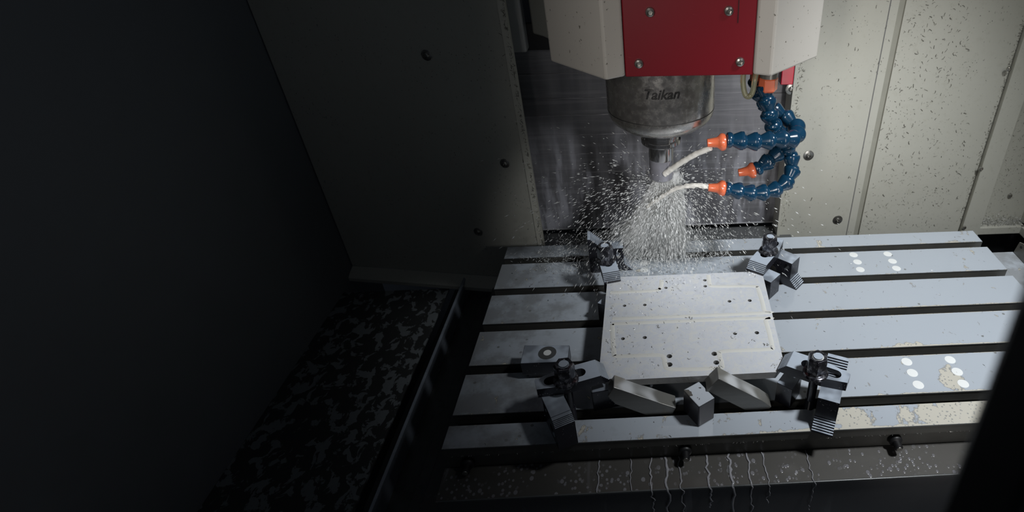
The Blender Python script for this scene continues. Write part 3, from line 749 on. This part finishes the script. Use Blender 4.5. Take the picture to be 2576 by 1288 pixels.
def step_pair(label, foot, ang, wd=.030, S=.078, zt=ZC0, u0=.0155, hole=True, cap=None):
    """stepped wedge rising along +x from its foot at ang, with a mating wedge lying upside down on it"""
    for which in (0, 1):
        nm = ('lower', 'upper')[which]
        t = thing('step_block', label[which], 'step block', (foot.x, foot.y, 0), ang)
        n = int(S/.0026); ds = S/n; h = wd/2; bm = BM(); g = .0
        if which == 0:
            pr = [Vector((0, -h, 0)), Vector((0, -h, .0012))]
            for k in range(n):
                x = ds*k; pr += [Vector((x+ds*.25, -h, ds*(k)+.0012+ds*.75)), Vector((x+ds, -h, ds*k+.0012+ds*.85))]
            if cap:
                pr = [p for p in pr if p.z < cap]; pr.append(Vector((pr[-1].x+.0005, -h, cap))); e = S-.009; pr.append(Vector((e, -h, cap)))
                for k in range(5): pr += [Vector((e+.0018*k+.0005, -h, cap-.0013*(k+1))), Vector((e+.0018*(k+1), -h, cap-.0013*(k+1)))]
                pr.append(Vector((S, -h, 0)))
            else: pr += [Vector((S+.004, -h, S+.0012)), Vector((S+.004, -h, 0))]
        else:
            x1 = zt-.0022
            k0 = int(u0/ds); k1 = int(x1/ds)
            pr = [Vector((u0, -h, zt))]
            pr += [Vector((u0, -h, ds*k0+.0035))]
            for k in range(k0, k1): pr += [Vector((ds*(k+1), -h, ds*k+.0035)), Vector((ds*(k+1), -h, ds*(k+1)+.0035))]
            pr += [Vector((x1+.001, -h, zt-.001)), Vector((x1+.001, -h, zt))]
            seen = []
            for p in pr:
                if p.z > zt: p.z = zt
                if not seen or (p-seen[-1]).length > 1e-5: seen.append(p)
            pr = seen
        prism(bm, pr, (0, wd, 0)); o = link('wedge', bm, BLACK, t)
        if hole:
            hx, hz, hr = (S*.70, S*.30, .0105) if which == 0 else (u0+.011, zt-.012, .0065)
            cb = BM(); lathe(cb, [(hr, -.03), (hr, .03)], 28, Matrix.Translation((hx, 0, hz)) @ Matrix.Rotation(R(90), 4, 'X'))
            bmesh.ops.recalc_face_normals(cb, faces=cb.faces[:]); cut(o, cb)
            if which == 0:
                bm = BM(); lathe(bm, [(hr*.98, -h*.80), (hr*.98, h*.80)], 24, Matrix.Translation((hx, 0, hz)) @ Matrix.Rotation(R(90), 4, 'X')); link('hole_plug', bm, SILVER, t)

clamp_bar('black strap clamp pinning the front right corner of the white plate', (1989, 902), (2136, 952))
clamp_bar('black strap clamp pinning the front left corner of the white plate', (1502, 925), (1347, 968))
clamp_bar('black strap clamp pinning the rear right corner of the white plate', (1908, 659), (1960, 599))
clamp_bar('black strap clamp under the spray at the rear left corner of the plate', (1536, 682), (1516, 622), .030)
stud_nut('black stud and flanged nut with white coolant in its end, front right clamp', (2051, 938), .3)
stud_nut('black stud and flanged nut clamping the front left strap', (1424, 957), .1, milk=False)
stud_nut('shiny stud and flanged nut with white coolant cap, rear right clamp', (1934, 632), .35)
stud_nut('spray-soaked stud and flanged nut on the rear left clamp', (1524, 655), .0, milk=False)
# wedges: foot point and direction in which the steps rise
f = (atz(2040, 1085, 0)+atz(2094, 1101, 0))/2; wv = atz(2094, 1101, 0)-atz(2040, 1085, 0)
step_pair(('lower step block of the front right clamp, foot pointing at the viewer', 'upper step block carrying the tail of the front right clamp'), f, math.atan2(wv.x, -wv.y))
f = (atz(2003, 730, 0)+atz(2022, 711, 0))/2; wv = atz(2003, 730, 0)-atz(2022, 711, 0)
step_pair(('lower step block of the rear right clamp, ridged foot on the table', 'upper step block carrying the tail of the rear right clamp'), f, math.atan2(-wv.x, wv.y))
f = atz(1590, 668, 0)
step_pair(('lower step block of the rear left clamp, half hidden in spray', 'upper step block under the tail of the rear left clamp'), f, R(180+4))
# front left pair rises toward the viewer
tall = atz(1431, 1124, 0); wv = atz(1452, 1115, 0)-atz(1410, 1133, 0); ang = math.atan2(-wv.x, wv.y)
if math.sin(ang) > 0: ang += math.pi
f = tall - Vector((math.cos(ang), math.sin(ang), 0))*.068
step_pair(('lower step block of the front left clamp, its tall black end facing out', 'upper step block carrying the tail of the front left clamp'), f, ang, S=.068, u0=.012, wd=.028, cap=.0535)

# ================================================================ COOLANT
def drops(name, items, mat, label, cat):
    """items: (centre, direction, length, radius): slender octahedra"""
    V, F = [], []
    for c, d, ln, r in items:
        d = d.normalized(); x = d.orthogonal().normalized(); y = d.cross(x); i = len(V)
        V += [c-d*ln/2, c+x*r, c+y*r, c-x*r, c-y*r, c+d*ln/2]
        F += [(i, i+2, i+1), (i, i+3, i+2), (i, i+4, i+3), (i, i+1, i+4), (i+5, i+1, i+2), (i+5, i+2, i+3), (i+5, i+3, i+4), (i+5, i+4, i+1)]
    o = mesh_obj(name, V, F, mat, 'stuff'); return tag(o, label, cat)
rnd = random.Random(11)
src = Vector((.328, -.115, .205))
# flying droplets: ballistic throw from the cutter
items = []
while len(items) < 5200:
    th_ = rnd.uniform(0, 2*math.pi); sp = abs(rnd.gauss(1.25, .8))+.15; el = rnd.gauss(-.35, .55)
    v0 = Vector((math.cos(th_)*math.cos(el), math.sin(th_)*math.cos(el)*.55, math.sin(el)))*sp
    if v0.x < 0: v0.x *= 1.15
    t = rnd.uniform(.01, .19); p = src+v0*t+Vector((0, 0, -4.9*t*t)); v = v0+Vector((0, 0, -9.8*t))
    if p.z < (.002 if p.y < 0 else -.11) or p.y > .19 or p.x < -.01+.2*max(0, -p.y) or p.x > .62 or p.y < -.30: continue
    if p.z > .30: continue
    if p.x > .46 and rnd.random() < .6: continue
    if p.x < .16 and rnd.random() < .35: continue
    r = abs(rnd.gauss(.00035, .0003))+.00022
    items.append((p, v, min(.013, v.length*rnd.uniform(.0015, .0042))+r, r))
drops('coolant_spray', items, SPRAY, 'cloud of flying white coolant droplets thrown off the cutter', 'coolant spray')
# falling curtain under the cutter
items = []
for k in range(17000):
    a = rnd.random()**.85; spread = rnd.gauss(0, 1)
    # a = 0 at the tool, 1 at the table; one lobe drops straight, one is swept to the left
    if rnd.random() < .60:
        x = .338+.017*spread*(.55+.6*a)+.006*a; dr = Vector((.12*spread+.05, 0, -1)); z = .215*(1-a)
        if x > .366+.006*a and rnd.random() < .85: x = .362+.006*a-rnd.random()*.008
    else:
        x = .326-.085*a**1.15+.022*spread*(.25+a); dr = Vector((-.62+.22*spread, .1, -1)); z = .185*(1-a)**.95
    y = -.112+.070*a+rnd.gauss(0, .010)*(.7+a)
    big = rnd.random() < .25
    r = rnd.uniform(.0007, .0014) if big else rnd.uniform(.0003, .0008)
    items.append((Vector((x, y, z+.002)), dr, rnd.uniform(.006, .016)*(1+a*.5), r))
drops('coolant_curtain', items, SPRAY, 'dense falling curtain of white coolant below the cutter', 'coolant stream')
# splash crown where the curtain lands
items = []
for k in range(6500):
    x = rnd.gauss(.28, .085); y = rnd.gauss(-.045, .035); z = abs(rnd.gauss(0, .013))+.001
    if not 0.01 < x < .47 or y < -.17 or (y < -.15 and z < .05) : continue
    items.append((Vector((x, y, z)), Vector((rnd.gauss(0, 1), rnd.gauss(0, .6), abs(rnd.gauss(0, 1)))), rnd.uniform(.002, .010), rnd.uniform(.0002, .0006)))
for k in range(1500):
    x = rnd.uniform(.03, .62); y = rnd.uniform(.02, .22); z = -.124+abs(rnd.gauss(0, .01))
    items.append((Vector((x, y, z)), Vector((rnd.gauss(0, 1), rnd.gauss(0, .6), abs(rnd.gauss(0, 1)))), rnd.uniform(.002, .008), rnd.uniform(.0003, .0010)))
drops('coolant_splash', items, SPRAY, 'white splash bursting along the rear bar of the table', 'coolant splash')
# jets
def jet(label, pts, r0, r1, jit=.15):
    P = catmull(pts, 14); n = len(P); bm = BM()
    tube(bm, P, [r0+(r1-r0)*(i/n)+.0005*noise.noise(Vector((i*.25, 1, 1))) for i in range(n)], 14, jit)
    o = link('coolant_jet', bm, JET, smooth=True); return tag(o, label, 'coolant jet')
jet('upper pale coolant jet striking the side of the cutter', [A(1788, 372, -.185), A(1750, 388, -.172), A(1715, 408, -.158), A(1688, 426, -.147), A(1672, 438, -.142)], .0046, .0052)
jet('lower pale coolant jet bending down beneath the cutter', [A(1786, 470, -.160), A(1745, 467, -.150), A(1700, 475, -.140), A(1668, 493, -.130), A(1645, 508, -.122), A(1628, 521, -.116)], .0042, .0030, .5)
# veil of mist: thin rippled sheets
bm = BM()
for (xa, xb, ya, r0, r1, z0, z1) in [(.340, .343, -.112, .016, .030, .225, .03), (.322, .255, -.108, .012, .034, .205, .02), (.336, .325, -.100, .012, .042, .200, .01)]:
    rings = []
    for i in range(14):
        t = i/13; cx = xa+(xb-xa)*t; rr = r0+(r1-r0)*t; ring = []
        for k in range(24):
            an = 2*math.pi*k/24; q_ = 1+.18*noise.noise(Vector((math.cos(an)*2, math.sin(an)*2, t*3+xa*50)))
            ring.append(bm.verts.new((cx+rr*q_*math.cos(an), ya+.05*t+rr*.6*q_*math.sin(an), z0+(z1-z0)*t)))
        rings.append(ring)
    for a_, b_ in zip(rings, rings[1:]):
        for k in range(24): bm.faces.new((a_[k], a_[(k+1) % 24], b_[(k+1) % 24], b_[k]))
o = link('coolant_mist', bm, MIST, smooth=True); tag(o, 'soft white veil of coolant mist around the foot of the cutter', 'coolant mist', kind='stuff')

# ================================================================ SWARF
def chips(name, spots, mat, label):
    V, F = [], []
    for p, n, s in spots:
        n = n.normalized(); x = n.orthogonal().normalized(); a = rnd.uniform(0, 6.28); y = n.cross(x)
        d = x*math.cos(a)+y*math.sin(a); e = n.cross(d); L_ = s*rnd.uniform(.6, 1.6); wd = s*rnd.uniform(.10, .25); cur = rnd.uniform(-.5, .5)*L_
        m = 4; i = len(V)
        for k in range(m+1):
            t = k/m-.5; c = p+d*t*L_+e*(cur*(t*t*4-.5))*.5+n*(.0003+.5*wd+abs(cur)*.15*abs(math.sin(k*1.3)))
            V += [c-e*wd/2, c+e*wd/2, c+n*wd*.4]
        for k in range(m):
            b = i+3*k; F += [(b, b+1, b+4, b+3), (b+1, b+2, b+5, b+4), (b+2, b, b+3, b+5)]
    o = mesh_obj(name, V, F, mat, 'stuff'); return tag(o, label, 'metal chips')
sp = []; U = Vector((0, 0, 1))
for k in range(260):
    x = rnd.uniform(.01, .99); b = rnd.randrange(6); y = -(E0*rnd.random()) if b == 0 else -(E0+SL+PIT*(b-1)+(E1 if b == 5 else PIT-SL)*rnd.random())
    if .20 < x < .52 and -.45 < y < -.17: continue
    sp.append((Vector((x, y, 0)), U, rnd.uniform(.0012, .0035)))
for k in range(150): sp.append((Vector((rnd.uniform(0, 1), -.502+rnd.uniform(0, .002)-.0005, -.0175)), Vector((0, -.5, 1)), rnd.uniform(.001, .003)))
chips('table_chips', sp, CHIP, 'sparse bright metal chips scattered over the table bars')
sp = []
for u, v in [(1690, 712), (1805, 925), (1808, 905), (1851, 838), (1795, 928), (1850, 850), (1938, 870), (1928, 864), (1893, 858), (1955, 925), (1948, 918), (1970, 905), (1535, 880), (1530, 860), (1545, 705), (1560, 695), (1660, 690), (1880, 690), (1890, 688), (1900, 694), (1615, 945), (1733, 800), (1740, 805), (1655, 822)]:
    for k in range(4): sp.append((atz(u+rnd.gauss(0, 4), v+rnd.gauss(0, 3), ZP), U, rnd.uniform(.0015, .0045)))
for k in range(260):
    a, b = rnd.random()**1.7, rnd.random()**1.7
    u, v = 1535+a*240, 700+b*230
    sp.append((atz(u, v, ZP), U, rnd.uniform(.001, .0035)))
chips('plate_chips', sp, CHIP, 'metal chips washed over the white plate, thickest toward its rear left corner')
sp = []; NW = Vector((0, -1, 0))
for k in range(1300):
    u = rnd.uniform(1990, 2440); v = rnd.uniform(-20, 575); p = aty(u, v, YR-.0002 if u < 2235 else YR-.0032)
    if p.x < xe+.01 or p.x > s0-.004 or j0-.001 < p.x < j1+.003: continue
    if p.x < j0 and rnd.random() < .82: continue
    p.y = YR if p.x < j0 else YR-.003
    sp.append((p, NW, rnd.uniform(.0015, .006)))
for k in range(420):
    z = rnd.uniform(-.1, .45); sp.append((Vector((s0-abs(rnd.gauss(0, .004)), YR-.003, z)), NW, rnd.uniform(.001, .004)))
for k in range(350):
    z = rnd.uniform(-.1, .45); sp.append((Vector((xe+.006+abs(rnd.gauss(0, .008)), YR, z)), NW, rnd.uniform(.001, .005)))
for k in range(900):
    x = s1+rnd.random()**1.5*.11; z = zl+rnd.random()**.8*.6; sp.append((Vector((x, YR+.02, z)), NW, rnd.uniform(.001, .004)))
for k in range(420):
    t = abs(rnd.gauss(0, .006)); z = rnd.uniform(-.1, .5); sp.append((Vector((LA.x+dl.x*t, LA.y+dl.y*t, z))+Vector((nl.x, nl.y, 0))*.0003, Vector((nl.x, nl.y, 0)), rnd.uniform(.001, .006)))
chips('wall_chips', sp, CHIPD, 'dark chip flecks stuck to the beige enclosure walls')
sp = []
for k in range(1500): sp.append((Vector((s1+rnd.uniform(0, .118), YR-.006+rnd.random()*.024, zl+abs(rnd.gauss(0, .009)))), U, rnd.uniform(.0015, .004)))
chips('ledge_chips', sp, CHIP, 'drift of bright chips piled on the ledge at the far right')

# ================================================================ DOOR EDGE IN THE FOREGROUND
yd = -.945
p1, p2 = aty(2566, 680, yd), aty(2372, 1240, yd); dr = (p1-p2).normalized()
a, b = p2-dr*.30, p1+dr*.45
bm = BM(); prism(bm, [a, b, Vector((b.x+.5, yd, b.z)), Vector((a.x+.5, yd, a.z))], (0, -.022, 0))
dp = link('door_1', bm, DOORM, bevel=.003); dp['kind'] = 'structure'
